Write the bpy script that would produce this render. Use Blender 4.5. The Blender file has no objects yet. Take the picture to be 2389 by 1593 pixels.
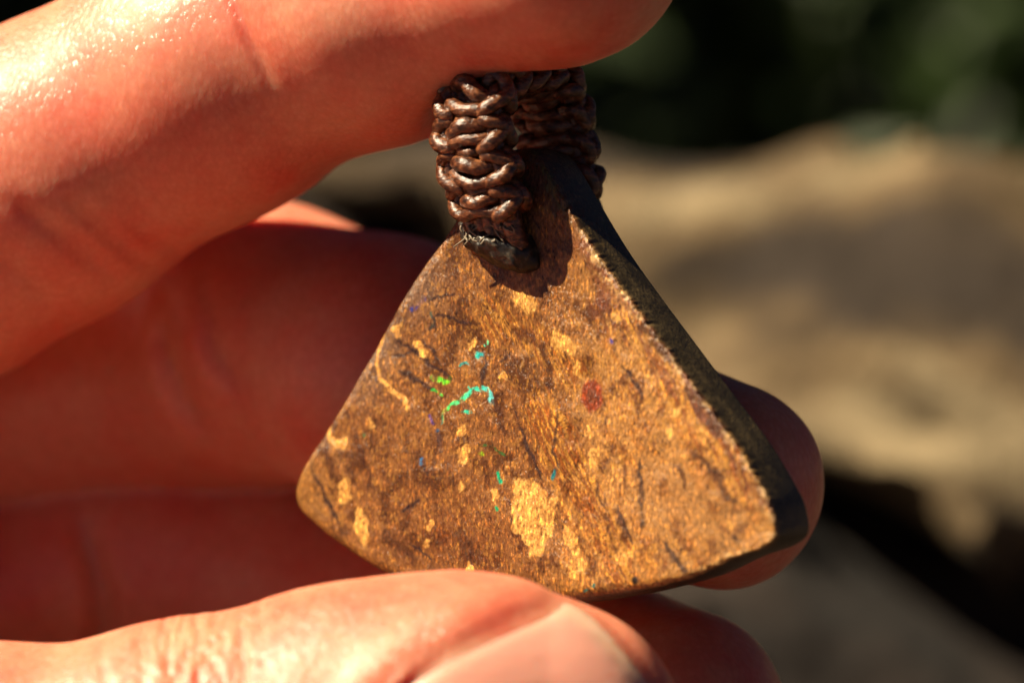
import bpy, math, random
import numpy as np
from mathutils import Vector

random.seed(7)
rng = np.random.default_rng(7)
sc = bpy.context.scene
col = sc.collection

# ------------------------------------------------------------------ camera, world, sun
CAM_D = 250.0                 # mm from lens to the pendant
PXMM = 2389.0 / 66.0          # photograph pixels per millimetre at the pendant
cam = bpy.data.cameras.new('camera')
cam.sensor_width = 36.0
cam.sensor_fit = 'HORIZONTAL'
cam.lens = 36.0 * CAM_D / 66.0
cam.clip_start = 0.01
cam.clip_end = 200.0
cam.dof.use_dof = True
cam.dof.focus_distance = CAM_D / 1000.0 + 0.0005
cam.dof.aperture_fstop = 20.0
camo = bpy.data.objects.new('camera', cam)
camo.location = (0, -CAM_D / 1000.0, 0)
camo.rotation_euler = (math.radians(90), 0, 0)
col.objects.link(camo)
sc.camera = camo

SUN_DIR = Vector((0.65, 0.20, -0.73)).normalized()      # the way the light travels
sun = bpy.data.lights.new('sun', 'SUN')
sun.energy = 5.0
sun.angle = math.radians(0.53)
sun.color = (1.0, 0.84, 0.60)
suno = bpy.data.objects.new('sun', sun)
suno.rotation_euler = SUN_DIR.to_track_quat('-Z', 'Y').to_euler()
col.objects.link(suno)

world = bpy.data.worlds.new('World')
sc.world = world
world.use_nodes = True
wn = world.node_tree
for n in list(wn.nodes):
    wn.nodes.remove(n)
sky = wn.nodes.new('ShaderNodeTexSky')
sky.sky_type = 'NISHITA'
sky.sun_disc = False
sky.air_density = 0.06          # thinned well below real air, to cut sky fill and harden shadows
sky.dust_density = 0.05
to_sun = -SUN_DIR
sky.sun_elevation = math.asin(to_sun.z)
sky.sun_rotation = math.atan2(to_sun.x, to_sun.y)
bg = wn.nodes.new('ShaderNodeBackground')
bg.inputs['Strength'].default_value = 0.05
wo = wn.nodes.new('ShaderNodeOutputWorld')
wn.links.new(sky.outputs[0], bg.inputs[0])
wn.links.new(bg.outputs[0], wo.inputs[0])

vs = sc.view_settings
vs.view_transform = 'Standard'
vs.look = 'None'
vs.gamma = 1.0
vs.exposure = 1.36
vs.use_curve_mapping = False
sc.cycles.use_denoising = True
sc.cycles.use_adaptive_sampling = True
sc.cycles.adaptive_threshold = 0.02
sc.cycles.max_bounces = 6
sc.cycles.diffuse_bounces = 3
sc.cycles.glossy_bounces = 2
sc.cycles.transmission_bounces = 2

# ------------------------------------------------------------------ helpers
MM = 0.001


def W(px, py, Y=0.0):
    """world point (mm) seen at photograph pixel px,py at depth Y (mm)"""
    k = (CAM_D + Y) / CAM_D
    return np.array([(px - 1194.5) / PXMM * k, Y, (796.5 - py) / PXMM * k])


def R(rpx, Y=0.0):
    return rpx / PXMM * (CAM_D + Y) / CAM_D


def hash3(ix, iy, iz, seed):
    h = (ix.astype(np.int64) * 374761393 + iy.astype(np.int64) * 668265263
         + iz.astype(np.int64) * 2147483647 + seed * 1274126177) & 0xFFFFFFFF
    h = ((h ^ (h >> 13)) * 1274126177) & 0xFFFFFFFF
    h = ((h ^ (h >> 16)) * 2246822519) & 0xFFFFFFFF
    h = h ^ (h >> 15)
    return (h & 0xFFFFFF).astype(np.float64) / float(0xFFFFFF)


def vnoise(p, seed=0):
    f = np.floor(p)
    t = p - f
    t = t * t * t * (t * (t * 6 - 15) + 10)
    i = f.astype(np.int64)
    out = np.zeros(len(p))
    for dx in (0, 1):
        wx = t[:, 0] if dx else 1 - t[:, 0]
        for dy in (0, 1):
            wy = t[:, 1] if dy else 1 - t[:, 1]
            for dz in (0, 1):
                wz = t[:, 2] if dz else 1 - t[:, 2]
                out += wx * wy * wz * hash3(i[:, 0] + dx, i[:, 1] + dy, i[:, 2] + dz, seed)
    return out


def fbm(p, octaves=4, seed=0, gain=0.5):
    a, s, tot = 1.0, np.zeros(len(p)), 0.0
    for o in range(octaves):
        s += a * vnoise(p * (2.03 ** o) + 17.3 * o, seed + o)
        tot += a
        a *= gain
    return s / tot


def sstep(a, b, x):
    t = np.clip((x - a) / (b - a), 0, 1)
    return t * t * (3 - 2 * t)


def seg_dist(q, pts):
    """distance of 2-D points q to a polyline, and the running parameter 0..1"""
    best = np.full(len(q), 1e9)
    par = np.zeros(len(q))
    n = len(pts) - 1
    for k in range(n):
        a = np.array(pts[k], float)
        b = np.array(pts[k + 1], float)
        ab = b - a
        t = np.clip(((q - a) @ ab) / (ab @ ab + 1e-12), 0, 1)
        d = np.linalg.norm(q - a - t[:, None] * ab, axis=1)
        m = d < best
        best[m] = d[m]
        par[m] = (k + t[m]) / n
    return best, par


def poly_sd(q, poly):
    """signed distance to a closed 2-D polygon, negative inside"""
    poly = np.array(poly, float)
    d = np.full(len(q), 1e9)
    inside = np.zeros(len(q), bool)
    n = len(poly)
    for k in range(n):
        a = poly[k]
        b = poly[(k + 1) % n]
        ab = b - a
        t = np.clip(((q - a) @ ab) / (ab @ ab + 1e-12), 0, 1)
        d = np.minimum(d, np.linalg.norm(q - a - t[:, None] * ab, axis=1))
        c = ((a[1] > q[:, 1]) != (b[1] > q[:, 1])) & \
            (q[:, 0] < (b[0] - a[0]) * (q[:, 1] - a[1]) / (b[1] - a[1] + 1e-12) + a[0])
        inside ^= c
    return np.where(inside, -d, d)


def catmull(pts, n):
    """n points, evenly spaced, on a smooth curve through pts"""
    P = np.array(pts, float)
    P = np.vstack([2 * P[0] - P[1], P, 2 * P[-1] - P[-2]])
    out = []
    for i in range(1, len(P) - 2):
        t = np.linspace(0, 1, 24, endpoint=False)[:, None]
        a, b, c, d = P[i - 1], P[i], P[i + 1], P[i + 2]
        out.append(0.5 * ((2 * b) + (c - a) * t + (2 * a - 5 * b + 4 * c - d) * t ** 2
                          + (3 * b - a - 3 * c + d) * t ** 3))
    out.append(P[-2][None, :])
    C = np.vstack(out)
    s = np.concatenate([[0], np.cumsum(np.linalg.norm(np.diff(C, axis=0), axis=1))])
    u = np.linspace(0, s[-1], n)
    return np.stack([np.interp(u, s, C[:, k]) for k in range(C.shape[1])], 1)


def mesh_from(name, verts_mm, faces, smooth=True, origin=(0, 0, 0)):
    me = bpy.data.meshes.new(name)
    v = (np.asarray(verts_mm, float) - np.asarray(origin, float)) * MM
    me.from_pydata(v.tolist(), [], faces if isinstance(faces, list) else faces.tolist())
    me.update()
    if smooth:
        me.polygons.foreach_set('use_smooth', [True] * len(me.polygons))
    return me


def link(name, me, mat=None, parent=None, origin=None, label=None, cat=None, group=None, kind=None):
    o = bpy.data.objects.new(name, me)
    col.objects.link(o)
    if mat is not None and me is not None:
        if not me.materials:
            me.materials.append(mat)
    if parent is not None:
        o.parent = parent
    if origin is not None:
        o.location = [c * MM for c in origin]
    for k, v in (('label', label), ('category', cat), ('group', group), ('kind', kind)):
        if v:
            o[k] = v
    return o


def surface_nets(fn, lo, hi, h, margin=1.5):
    lo = np.array(lo, float)
    n = np.ceil((np.array(hi) - lo) / h).astype(int) + 1
    ax = [lo[k] + h * np.arange(n[k]) for k in range(3)]
    B = 5
    nc = -(-n // B)
    cax = [lo[k] + h * (B * np.arange(nc[k]) + (B - 1) / 2) for k in range(3)]
    CG = np.stack([g.ravel() for g in np.meshgrid(*cax, indexing='ij')], 1)
    CF = np.concatenate([fn(c) for c in np.array_split(CG, max(1, len(CG) // 200000))])
    F = np.repeat(np.repeat(np.repeat(CF.reshape(nc).astype(np.float32), B, 0), B, 1), B, 2)[:n[0], :n[1], :n[2]].copy()
    near = np.argwhere(np.abs(F) < h * B * margin)
    for part in np.array_split(near, max(1, len(near) // 300000)):
        F[part[:, 0], part[:, 1], part[:, 2]] = fn(lo + h * part)
    S = F < 0
    offs = [(a, b, c) for a in (0, 1) for b in (0, 1) for c in (0, 1)]
    cnt = np.zeros(n - 1, np.int8)
    for a, b, c in offs:
        cnt += S[a:n[0] - 1 + a, b:n[1] - 1 + b, c:n[2] - 1 + c]
    act = (cnt > 0) & (cnt < 8)
    idx = np.full(act.shape, -1, np.int64)
    cells = np.argwhere(act)
    idx[act] = np.arange(len(cells))
    acc = np.zeros((len(cells), 3))
    num = np.zeros(len(cells))
    for p in offs:
        for k in range(3):
            if p[k]:
                continue
            q = list(p)
            q[k] = 1
            fa = F[cells[:, 0] + p[0], cells[:, 1] + p[1], cells[:, 2] + p[2]].astype(float)
            fb = F[cells[:, 0] + q[0], cells[:, 1] + q[1], cells[:, 2] + q[2]].astype(float)
            m = (fa < 0) != (fb < 0)
            t = np.where(m, fa / np.where(m, fa - fb, 1), 0)
            pt = np.tile(np.array(p, float), (len(cells), 1))
            pt[:, k] = t
            acc[m] += pt[m]
            num[m] += 1
    verts = lo + h * (cells + acc / num[:, None])
    faces = []
    for k in range(3):
        sl0 = [slice(None)] * 3
        sl1 = [slice(None)] * 3
        sl0[k] = slice(0, -1)
        sl1[k] = slice(1, None)
        A, B = S[tuple(sl0)], S[tuple(sl1)]
        e = np.argwhere(A != B)
        i, j = [(1, 2), (2, 0), (0, 1)][k]
        ok = (e[:, i] > 0) & (e[:, j] > 0) & (e[:, i] < n[i] - 1) & (e[:, j] < n[j] - 1)
        e = e[ok]
        sgn = A[e[:, 0], e[:, 1], e[:, 2]]

        def g(di, dj):
            c = e.copy()
            c[:, i] += di
            c[:, j] += dj
            return idx[c[:, 0], c[:, 1], c[:, 2]]
        q = np.stack([g(-1, -1), g(0, -1), g(0, 0), g(-1, 0)], 1)
        q[~sgn] = q[~sgn][:, ::-1]
        faces.append(q)
    return verts, np.vstack(faces)


def subdivide_quads(v, f, sel=None):
    """split quads in four; with sel, only those, neighbours taking the new edge points as n-gon corners"""
    sel = np.ones(len(f), bool) if sel is None else sel
    e = np.stack([f, np.roll(f, -1, axis=1)], 2).reshape(-1, 2)
    es = np.sort(e, axis=1)
    key = (es[:, 0] * (len(v) + 1) + es[:, 1]).reshape(-1, 4)
    u, inv = np.unique(key[sel].ravel(), return_inverse=True)
    a, b = u // (len(v) + 1), u % (len(v) + 1)
    em = (v[a] + v[b]) / 2
    fm = v[f[sel]].mean(1)
    inv = inv.reshape(-1, 4) + len(v)
    ci = np.arange(len(fm)) + len(v) + len(em)
    fs = f[sel]
    nf = np.vstack([np.stack([fs[:, k], inv[:, k], ci, inv[:, k - 1]], 1) for k in range(4)])
    V = np.vstack([v, em, fm])
    if sel.all():
        return V, nf
    out = nf.tolist()
    kn = key[~sel]
    pos = np.searchsorted(u, kn)
    hit = u[np.minimum(pos, len(u) - 1)] == kn
    for q, p, h_ in zip(f[~sel].tolist(), pos.tolist(), hit.tolist()):
        if True in h_:
            g = []
            for k in range(4):
                g.append(q[k])
                if h_[k]:
                    g.append(p[k] + len(v))
            out.append(g)
        else:
            out.append(q)
    return V, out


def project(v, fn, it=3, eps=0.05):
    v = v.copy()
    for _ in range(it):
        d = fn(v)
        g = np.stack([(fn(v + eps * np.eye(3)[k]) - fn(v - eps * np.eye(3)[k])) / (2 * eps) for k in range(3)], 1)
        g2 = np.maximum((g * g).sum(1), 0.15)
        v -= (np.clip(d, -1.0, 1.0) / g2)[:, None] * g
    return v


def smin(a, b, k):
    h = np.maximum(k - np.abs(a - b), 0) / k
    return np.minimum(a, b) - h * h * k * 0.25


def smax(a, b, k):
    return -smin(-a, -b, k)


def cone(p, a, b, ra, rb):
    """capsule whose radius runs from ra to rb"""
    ab = b - a
    t = np.clip(((p - a) @ ab) / (ab @ ab), 0, 1)
    return np.linalg.norm(p - a - t[:, None] * ab, axis=1) - (ra + (rb - ra) * t)


# ------------------------------------------------------------------ materials
def new_mat(name):
    m = bpy.data.materials.new(name)
    m.use_nodes = True
    nt = m.node_tree
    b = nt.nodes['Principled BSDF']
    return m, nt, b


def node(nt, typ, **kw):
    n = nt.nodes.new(typ)
    for k, v in kw.items():
        if k.startswith('_'):
            setattr(n, k[1:], v)
        else:
            n.inputs[k.replace('__', ' ')].default_value = v
    return n


def ramp(nt, fac, stops):
    r = nt.nodes.new('ShaderNodeValToRGB')
    el = r.color_ramp.elements
    while len(el) < len(stops):
        el.new(0.5)
    for e, (p, c) in zip(el, stops):
        e.position = p
        e.color = (*c, 1) if len(c) == 3 else c
    nt.links.new(fac, r.inputs[0])
    return r


def mapped(nt, scale=(1, 1, 1), rot=(0, 0, 0)):
    t = nt.nodes.new('ShaderNodeTexCoord')
    m = nt.nodes.new('ShaderNodeMapping')
    m.inputs['Scale'].default_value = scale
    m.inputs['Rotation'].default_value = rot
    nt.links.new(t.outputs['Object'], m.inputs['Vector'])
    return m.outputs['Vector']


def mixc(nt, fac, a, b, mode='MIX'):
    m = nt.nodes.new('ShaderNodeMix')
    m.data_type = 'RGBA'
    m.blend_type = mode
    for sock, val in ((m.inputs[0], fac), (m.inputs[6], a), (m.inputs[7], b)):
        if hasattr(val, 'is_linked'):
            nt.links.new(val, sock)
        elif isinstance(val, (int, float)):
            sock.default_value = val
        else:
            sock.default_value = (*val, 1)
    return m.outputs[2]


def bump(nt, height, dist, strength=1.0, normal=None):
    b = nt.nodes.new('ShaderNodeBump')
    b.inputs['Distance'].default_value = dist
    b.inputs['Strength'].default_value = strength
    nt.links.new(height, b.inputs['Height'])
    if normal is not None:
        nt.links.new(normal, b.inputs['Normal'])
    return b.outputs['Normal']


def skin_material():
    m, nt, b = new_mat('skin')
    L = nt.links
    v = mapped(nt)
    big = node(nt, 'ShaderNodeTexNoise', Scale=150.0, Detail=6.0, Roughness=0.62)
    L.new(v, big.inputs['Vector'])
    c1 = ramp(nt, big.outputs[0], [(0.34, (0.67, 0.29, 0.18)), (0.52, (0.66, 0.215, 0.132)), (0.68, (0.64, 0.14, 0.085))])
    fine = node(nt, 'ShaderNodeTexNoise', Scale=1500.0, Detail=4.0, Roughness=0.6)
    L.new(v, fine.inputs['Vector'])
    c2 = ramp(nt, fine.outputs[0], [(0.32, (0.84, 0.72, 0.68)), (0.62, (1.0, 1.0, 1.0))])
    b.inputs['Subsurface Weight'].default_value = 1.0
    b.inputs['Subsurface Radius'].default_value = (1.0, 0.34, 0.20)
    b.inputs['Subsurface Scale'].default_value = 0.0028
    b.inputs['Specular IOR Level'].default_value = 0.5
    # skin cells: small polygons drawn out across the finger
    vs_ = mapped(nt, (2600, 2600, 1500), (0, math.radians(-32), 0))
    dist = node(nt, 'ShaderNodeTexNoise', Scale=0.9, Detail=2.0)
    L.new(vs_, dist.inputs['Vector'])
    addv = nt.nodes.new('ShaderNodeVectorMath')
    addv.operation = 'ADD'
    L.new(vs_, addv.inputs[0])
    L.new(dist.outputs['Color'], addv.inputs[1])
    cell = node(nt, 'ShaderNodeTexVoronoi', Scale=1.0)
    cell.feature = 'SMOOTH_F1'
    cell.inputs['Smoothness'].default_value = 0.35
    L.new(addv.outputs[0], cell.inputs['Vector'])
    inv = nt.nodes.new('ShaderNodeMath')
    inv.operation = 'SUBTRACT'
    inv.inputs[0].default_value = 1.0
    L.new(cell.outputs['Distance'], inv.inputs[1])
    c3 = ramp(nt, cell.outputs['Distance'], [(0.15, (1.0, 1.0, 1.0)), (0.65, (0.93, 0.83, 0.78))])  # shade in the grooves between cells, put into the colour
    skin_c = mixc(nt, 0.6, c1.outputs[0], c2.outputs[0], 'MULTIPLY')
    L.new(mixc(nt, 0.9, skin_c, c3.outputs[0], 'MULTIPLY'), b.inputs['Base Color'])
    n1 = bump(nt, inv.outputs[0], 0.000035, 0.4)
    mid = node(nt, 'ShaderNodeTexNoise', Scale=700.0, Detail=3.0)
    L.new(v, mid.inputs['Vector'])
    n2 = bump(nt, mid.outputs[0], 0.0001, 0.12, n1)
    L.new(n2, b.inputs['Normal'])
    # thin film of skin oil that sparkles on the cells
    b.inputs['Coat Weight'].default_value = 0.30
    b.inputs['Coat Roughness'].default_value = 0.31
    L.new(bump(nt, mid.outputs[0], 0.0003, 0.35, bump(nt, inv.outputs[0], 0.00016, 1.0)), b.inputs['Coat Normal'])
    rr = ramp(nt, mid.outputs[0], [(0.3, (0.46,) * 3), (0.7, (0.60,) * 3)])
    L.new(rr.outputs[0], b.inputs['Roughness'])
    return m


def nail_material():
    m, nt, b = new_mat('nail')
    L = nt.links
    at = nt.nodes.new('ShaderNodeAttribute')
    at.attribute_name = 'edge'
    c = ramp(nt, at.outputs['Fac'], [(0.0, (0.74, 0.31, 0.235)), (0.55, (0.75, 0.34, 0.25)), (1.0, (0.77, 0.38, 0.27))])
    L.new(c.outputs[0], b.inputs['Base Color'])
    b.inputs['Subsurface Weight'].default_value = 0.7
    b.inputs['Subsurface Radius'].default_value = (1.0, 0.35, 0.2)
    b.inputs['Subsurface Scale'].default_value = 0.0016
    b.inputs['Roughness'].default_value = 0.22
    b.inputs['Coat Weight'].default_value = 0.4
    b.inputs['Coat Roughness'].default_value = 0.25
    v = mapped(nt, (300, 1400, 1400), (0, math.radians(-20), 0))
    nz = node(nt, 'ShaderNodeTexNoise', Scale=1.0, Detail=3.0)
    L.new(v, nz.inputs['Vector'])
    L.new(bump(nt, nz.outputs[0], 0.00012, 0.5), b.inputs['Normal'])
    return m


def stone_material():
    m, nt, b = new_mat('boulder_opal')
    L = nt.links
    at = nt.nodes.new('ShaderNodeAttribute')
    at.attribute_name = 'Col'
    ms = nt.nodes.new('ShaderNodeAttribute')
    ms.attribute_name = 'polish'
    v1 = mapped(nt, (6000, 6000, 2400))
    g = node(nt, 'ShaderNodeTexNoise', Scale=1.0, Detail=3.0, Roughness=0.65)
    L.new(v1, g.inputs['Vector'])
    grain = ramp(nt, g.outputs[0], [(0.30, (0.22, 0.17, 0.15)), (0.42, (0.84, 0.80, 0.78)), (0.57, (1.08, 1.05, 1.0)), (0.67, (2.6, 2.3, 1.6))])  # stone grain; the brightest stop paints sparkle into the colour
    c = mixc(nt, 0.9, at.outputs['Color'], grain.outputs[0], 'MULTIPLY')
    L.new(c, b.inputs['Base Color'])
    v2 = mapped(nt, (5000, 5000, 2400))
    g2 = node(nt, 'ShaderNodeTexNoise', Scale=1.0, Detail=4.0, Roughness=0.6)
    L.new(v2, g2.inputs['Vector'])
    n1 = bump(nt, g2.outputs[0], 0.00018, 0.85)
    L.new(n1, b.inputs['Normal'])
    rr = ramp(nt, ms.outputs['Fac'], [(0.0, (0.40,) * 3), (1.0, (0.22,) * 3)])
    L.new(rr.outputs[0], b.inputs['Roughness'])
    b.inputs['Specular IOR Level'].default_value = 0.5
    return m


def cord_material():
    m, nt, b = new_mat('waxed_cord')
    L = nt.links
    v = mapped(nt, (1900, 1900, 3800), (0.3, 0.5, 0))
    g = node(nt, 'ShaderNodeTexNoise', Scale=1.0, Detail=4.0, Roughness=0.6)
    L.new(v, g.inputs['Vector'])
    c = ramp(nt, g.outputs[0], [(0.34, (0.010, 0.0035, 0.002)), (0.5, (0.078, 0.025, 0.010)), (0.68, (0.25, 0.096, 0.038))])
    L.new(c.outputs[0], b.inputs['Base Color'])
    L.new(bump(nt, g.outputs[0], 0.00018, 0.7), b.inputs['Normal'])
    b.inputs['Roughness'].default_value = 0.28
    b.inputs['Specular IOR Level'].default_value = 0.55
    return m


def glue_material():
    m, nt, b = new_mat('dried_glue')
    L = nt.links
    v = mapped(nt)
    g = node(nt, 'ShaderNodeTexNoise', Scale=1100.0, Detail=4.0, Roughness=0.6)
    L.new(v, g.inputs['Vector'])
    c = ramp(nt, g.outputs[0], [(0.42, (0.008, 0.006, 0.005)), (0.56, (0.025, 0.019, 0.012)), (0.68, (0.13, 0.105, 0.07))])
    L.new(c.outputs[0], b.inputs['Base Color'])
    L.new(bump(nt, g.outputs[0], 0.0003, 0.5), b.inputs['Normal'])
    b.inputs['Roughness'].default_value = 0.42
    return m


def fray_material():
    m, nt, b = new_mat('frayed_fibre')
    b.inputs['Base Color'].default_value = (0.15, 0.12, 0.08, 1)
    b.inputs['Roughness'].default_value = 0.5
    return m


def rock_material(name, a, bb, c, dark):
    m, nt, b = new_mat(name)
    L = nt.links
    v = mapped(nt, (20, 30, 60), (0, math.radians(-12), 0))
    g = node(nt, 'ShaderNodeTexNoise', Scale=1.0, Detail=6.0, Roughness=0.62, Distortion=0.6)
    L.new(v, g.inputs['Vector'])
    r = ramp(nt, g.outputs[0], [(0.39, dark), (0.46, a), (0.53, bb), (0.61, c)])
    v2 = mapped(nt, (60, 60, 60))
    g2 = node(nt, 'ShaderNodeTexNoise', Scale=1.0, Detail=8.0, Roughness=0.7)
    L.new(v2, g2.inputs['Vector'])
    r2 = ramp(nt, g2.outputs[0], [(0.3, (0.5, 0.48, 0.45)), (0.6, (1, 1, 1))])
    L.new(mixc(nt, 0.7, r.outputs[0], r2.outputs[0], 'MULTIPLY'), b.inputs['Base Color'])
    L.new(bump(nt, g2.outputs[0], 0.006, 0.8), b.inputs['Normal'])
    b.inputs['Roughness'].default_value = 0.85
    return m


def leaf_material(name, c1, c2):
    m, nt, b = new_mat(name)
    L = nt.links
    v = mapped(nt, (9, 9, 9))
    g = node(nt, 'ShaderNodeTexNoise', Scale=1.0, Detail=4.0)
    L.new(v, g.inputs['Vector'])
    r = ramp(nt, g.outputs[0], [(0.35, c1), (0.65, c2)])
    L.new(r.outputs[0], b.inputs['Base Color'])
    b.inputs['Roughness'].default_value = 0.5
    return m


def soil_material():
    m, nt, b = new_mat('soil')
    L = nt.links
    v = mapped(nt, (14, 14, 14))
    g = node(nt, 'ShaderNodeTexNoise', Scale=1.0, Detail=8.0, Roughness=0.65)
    L.new(v, g.inputs['Vector'])
    r = ramp(nt, g.outputs[0], [(0.35, (0.018, 0.011, 0.007)), (0.65, (0.06, 0.036, 0.022))])
    L.new(r.outputs[0], b.inputs['Base Color'])
    L.new(bump(nt, g.outputs[0], 0.02, 0.8), b.inputs['Normal'])
    b.inputs['Roughness'].default_value = 0.9
    return m


SKIN = skin_material()
NAIL = nail_material()
STONE = stone_material()
CORD = cord_material()
GLUE = glue_material()
FRAY = fray_material()
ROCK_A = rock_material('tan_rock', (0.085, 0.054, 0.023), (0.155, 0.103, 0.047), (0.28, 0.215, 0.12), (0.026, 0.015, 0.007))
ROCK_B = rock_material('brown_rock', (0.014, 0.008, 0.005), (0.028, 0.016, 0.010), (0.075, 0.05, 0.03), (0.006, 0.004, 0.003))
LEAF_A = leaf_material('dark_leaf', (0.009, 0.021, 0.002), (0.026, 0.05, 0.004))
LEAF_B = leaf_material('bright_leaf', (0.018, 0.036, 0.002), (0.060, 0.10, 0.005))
BARK = rock_material('bark', (0.06, 0.042, 0.03), (0.09, 0.065, 0.045), (0.14, 0.11, 0.08), (0.02, 0.014, 0.01))
SOIL = soil_material()

# ------------------------------------------------------------------ ground and bank
def terrain():
    n = 120
    xs = np.sign(np.linspace(-1, 1, n)) * np.abs(np.linspace(-1, 1, n)) ** 3 * 60000
    ys = -2000 + (np.linspace(0, 1, n) ** 3) * 90000
    X, Y = np.meshgrid(xs, ys, indexing='ij')
    Z = -260 + 900 * sstep(1500, 3200, Y) * (0.9 + 0.2 * np.sin(X / 2100.0)) + 500 * sstep(5000, 40000, Y)
    P = np.stack([X.ravel(), Y.ravel(), Z.ravel()], 1)
    P[:, 2] += (fbm(P / 400.0, 4, 5) - 0.5) * 90
    f = []
    for i in range(n - 1):
        for j in range(n - 1):
            a = i * n + j
            f.append((a, a + n, a + n + 1, a + 1))
    link('ground', mesh_from('ground', P, f), SOIL, kind='structure')


terrain()


# ------------------------------------------------------------------ rocks
def make_rock(name, planes, lo, hi, h, mat, label, seed, amp=3.2, round_k=14.0, strata=4.0, sdir=(0.30, 0, 1.0)):
    N = [np.array(n, float) / np.linalg.norm(n) for n, p in planes]
    P0 = [np.array(p, float) for n, p in planes]
    sd = np.array(sdir, float) / np.linalg.norm(sdir)

    def fn(p):
        q = p + (np.stack([fbm(p / 38.0, 2, seed + 40), fbm(p / 38.0, 2, seed + 50), fbm(p / 38.0, 2, seed + 60)], 1) - 0.5) * 9
        d = None
        for n, c in zip(N, P0):
            e = (q - c) @ n
            d = e if d is None else smax(d, e, round_k)
        s = (p @ sd) / 11.0 + fbm(p / 30.0, 3, seed + 9) * 3.0
        d = d + (fbm(p / 26.0, 4, seed) - 0.5) * amp * 2 + np.sin(s * 2 * np.pi / 1.7) * strata * 0.5
        return d
    v, f = surface_nets(fn, lo, hi, h)
    o = np.array([v[:, 0].mean(), v[:, 1].mean(), v[:, 2].min()])
    link(name, mesh_from(name, v, f, origin=o), mat, origin=o, label=label, cat='rock')


def wp(px, py, Y):
    return W(px, py, Y)


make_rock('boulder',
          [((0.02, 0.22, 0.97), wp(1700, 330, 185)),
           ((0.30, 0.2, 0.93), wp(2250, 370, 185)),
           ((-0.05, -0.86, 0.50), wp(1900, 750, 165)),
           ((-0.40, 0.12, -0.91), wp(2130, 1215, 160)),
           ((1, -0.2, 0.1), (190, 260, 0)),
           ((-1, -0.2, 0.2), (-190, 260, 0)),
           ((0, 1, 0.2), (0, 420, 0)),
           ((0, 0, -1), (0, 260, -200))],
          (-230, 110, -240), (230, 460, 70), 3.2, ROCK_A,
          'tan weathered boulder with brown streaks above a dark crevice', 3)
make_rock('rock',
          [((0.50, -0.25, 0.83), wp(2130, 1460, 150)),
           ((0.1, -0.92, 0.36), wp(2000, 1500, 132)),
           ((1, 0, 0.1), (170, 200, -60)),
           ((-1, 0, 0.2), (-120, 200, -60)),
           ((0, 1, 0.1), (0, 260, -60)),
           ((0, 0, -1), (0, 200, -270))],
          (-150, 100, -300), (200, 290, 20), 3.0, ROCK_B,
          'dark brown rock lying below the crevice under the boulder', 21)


# ------------------------------------------------------------------ shrubs, and a sun blocker added out of view to shade them
def leaf_cloud(name, centre, radii, n, size, mat, parent, seed, shell=0.45):
    r = np.random.default_rng(seed)
    d = r.normal(size=(n, 3))
    d /= np.linalg.norm(d, axis=1)[:, None]
    rad = (shell + (1 - shell) * r.random(n) ** 0.6)
    lump = 0.72 + 0.56 * fbm(d * 2.2 + seed, 3, seed)
    P = np.array(centre) + d * (rad * lump)[:, None] * np.array(radii)
    ax = r.normal(size=(n, 3)) + d * 0.5 + np.array([0, 0, -0.3])
    ax /= np.linalg.norm(ax, axis=1)[:, None]
    up = np.cross(ax, r.normal(size=(n, 3)))
    up /= np.linalg.norm(up, axis=1)[:, None]
    nn = np.cross(ax, up)
    L = size * (0.7 + 0.6 * r.random(n))[:, None]
    wd = L * 0.24
    V = np.concatenate([P, P + ax * L * 0.35 + up * wd - nn * L * 0.05, P + ax * L + nn * L * -0.12,
                        P + ax * L * 0.35 - up * wd - nn * L * 0.05, P + ax * L * 0.45 + nn * L * 0.03])
    i = np.arange(n)
    f = np.vstack([np.stack([i, i + n, i + 4 * n], 1), np.stack([i + n, i + 2 * n, i + 4 * n], 1),
                   np.stack([i + 2 * n, i + 3 * n, i + 4 * n], 1), np.stack([i + 3 * n, i, i + 4 * n], 1)])
    return link(name, mesh_from(name, V, f, smooth=False), mat, parent)


def tube(points, radii, sides=8, jitter=0.0, cap=True):
    P = np.array(points, float)
    n = len(P)
    T = np.gradient(P, axis=0)
    T /= np.linalg.norm(T, axis=1)[:, None]
    a = np.array([0, 0, 1.0]) if abs(T[0][2]) < 0.9 else np.array([1.0, 0, 0])
    N = np.cross(T[0], a)
    N /= np.linalg.norm(N)
    V = []
    for i in range(n):
        N = N - T[i] * (N @ T[i])
        N /= np.linalg.norm(N)
        B = np.cross(T[i], N)
        for k in range(sides):
            an = 2 * np.pi * k / sides
            V.append(P[i] + (N * np.cos(an) + B * np.sin(an)) * radii[i])
    F = []
    for i in range(n - 1):
        for k in range(sides):
            a0 = i * sides + k
            a1 = i * sides + (k + 1) % sides
            F.append((a0, a1, a1 + sides, a0 + sides))
    if cap:
        F.append(tuple(range(sides))[::-1])
        F.append(tuple((n - 1) * sides + k for k in range(sides)))
    return np.array(V), F


def merge(parts):
    V, F, o = [], [], 0
    for v, f in parts:
        V.append(v)
        F += [tuple(i + o for i in q) for q in f]
        o += len(v)
    return np.vstack(V), F


def shrub(x, y, z, rx, ry, rz, n, size, mat, label, seed):
    o = link('shrub', None, origin=(x, y, z), label=label, cat='shrub', group='shrubs behind the boulder')
    leaf_cloud('foliage', (0, 0, rz * 0.95), (rx, ry, rz), n, size, mat, o, seed)
    st = []
    r = random.Random(seed)
    for k in range(6):
        a = r.uniform(0, 6.28)
        st.append(tube(catmull([(0, 0, 0), (math.cos(a) * rx * .2, math.sin(a) * ry * .2, rz * .6),
                                (math.cos(a) * rx * .55, math.sin(a) * ry * .55, rz * 1.3)], 8),
                       np.linspace(9, 3, 8), 6))
    v, f = merge(st)
    link('stem', mesh_from('stem', v, f), BARK, o)


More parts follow.
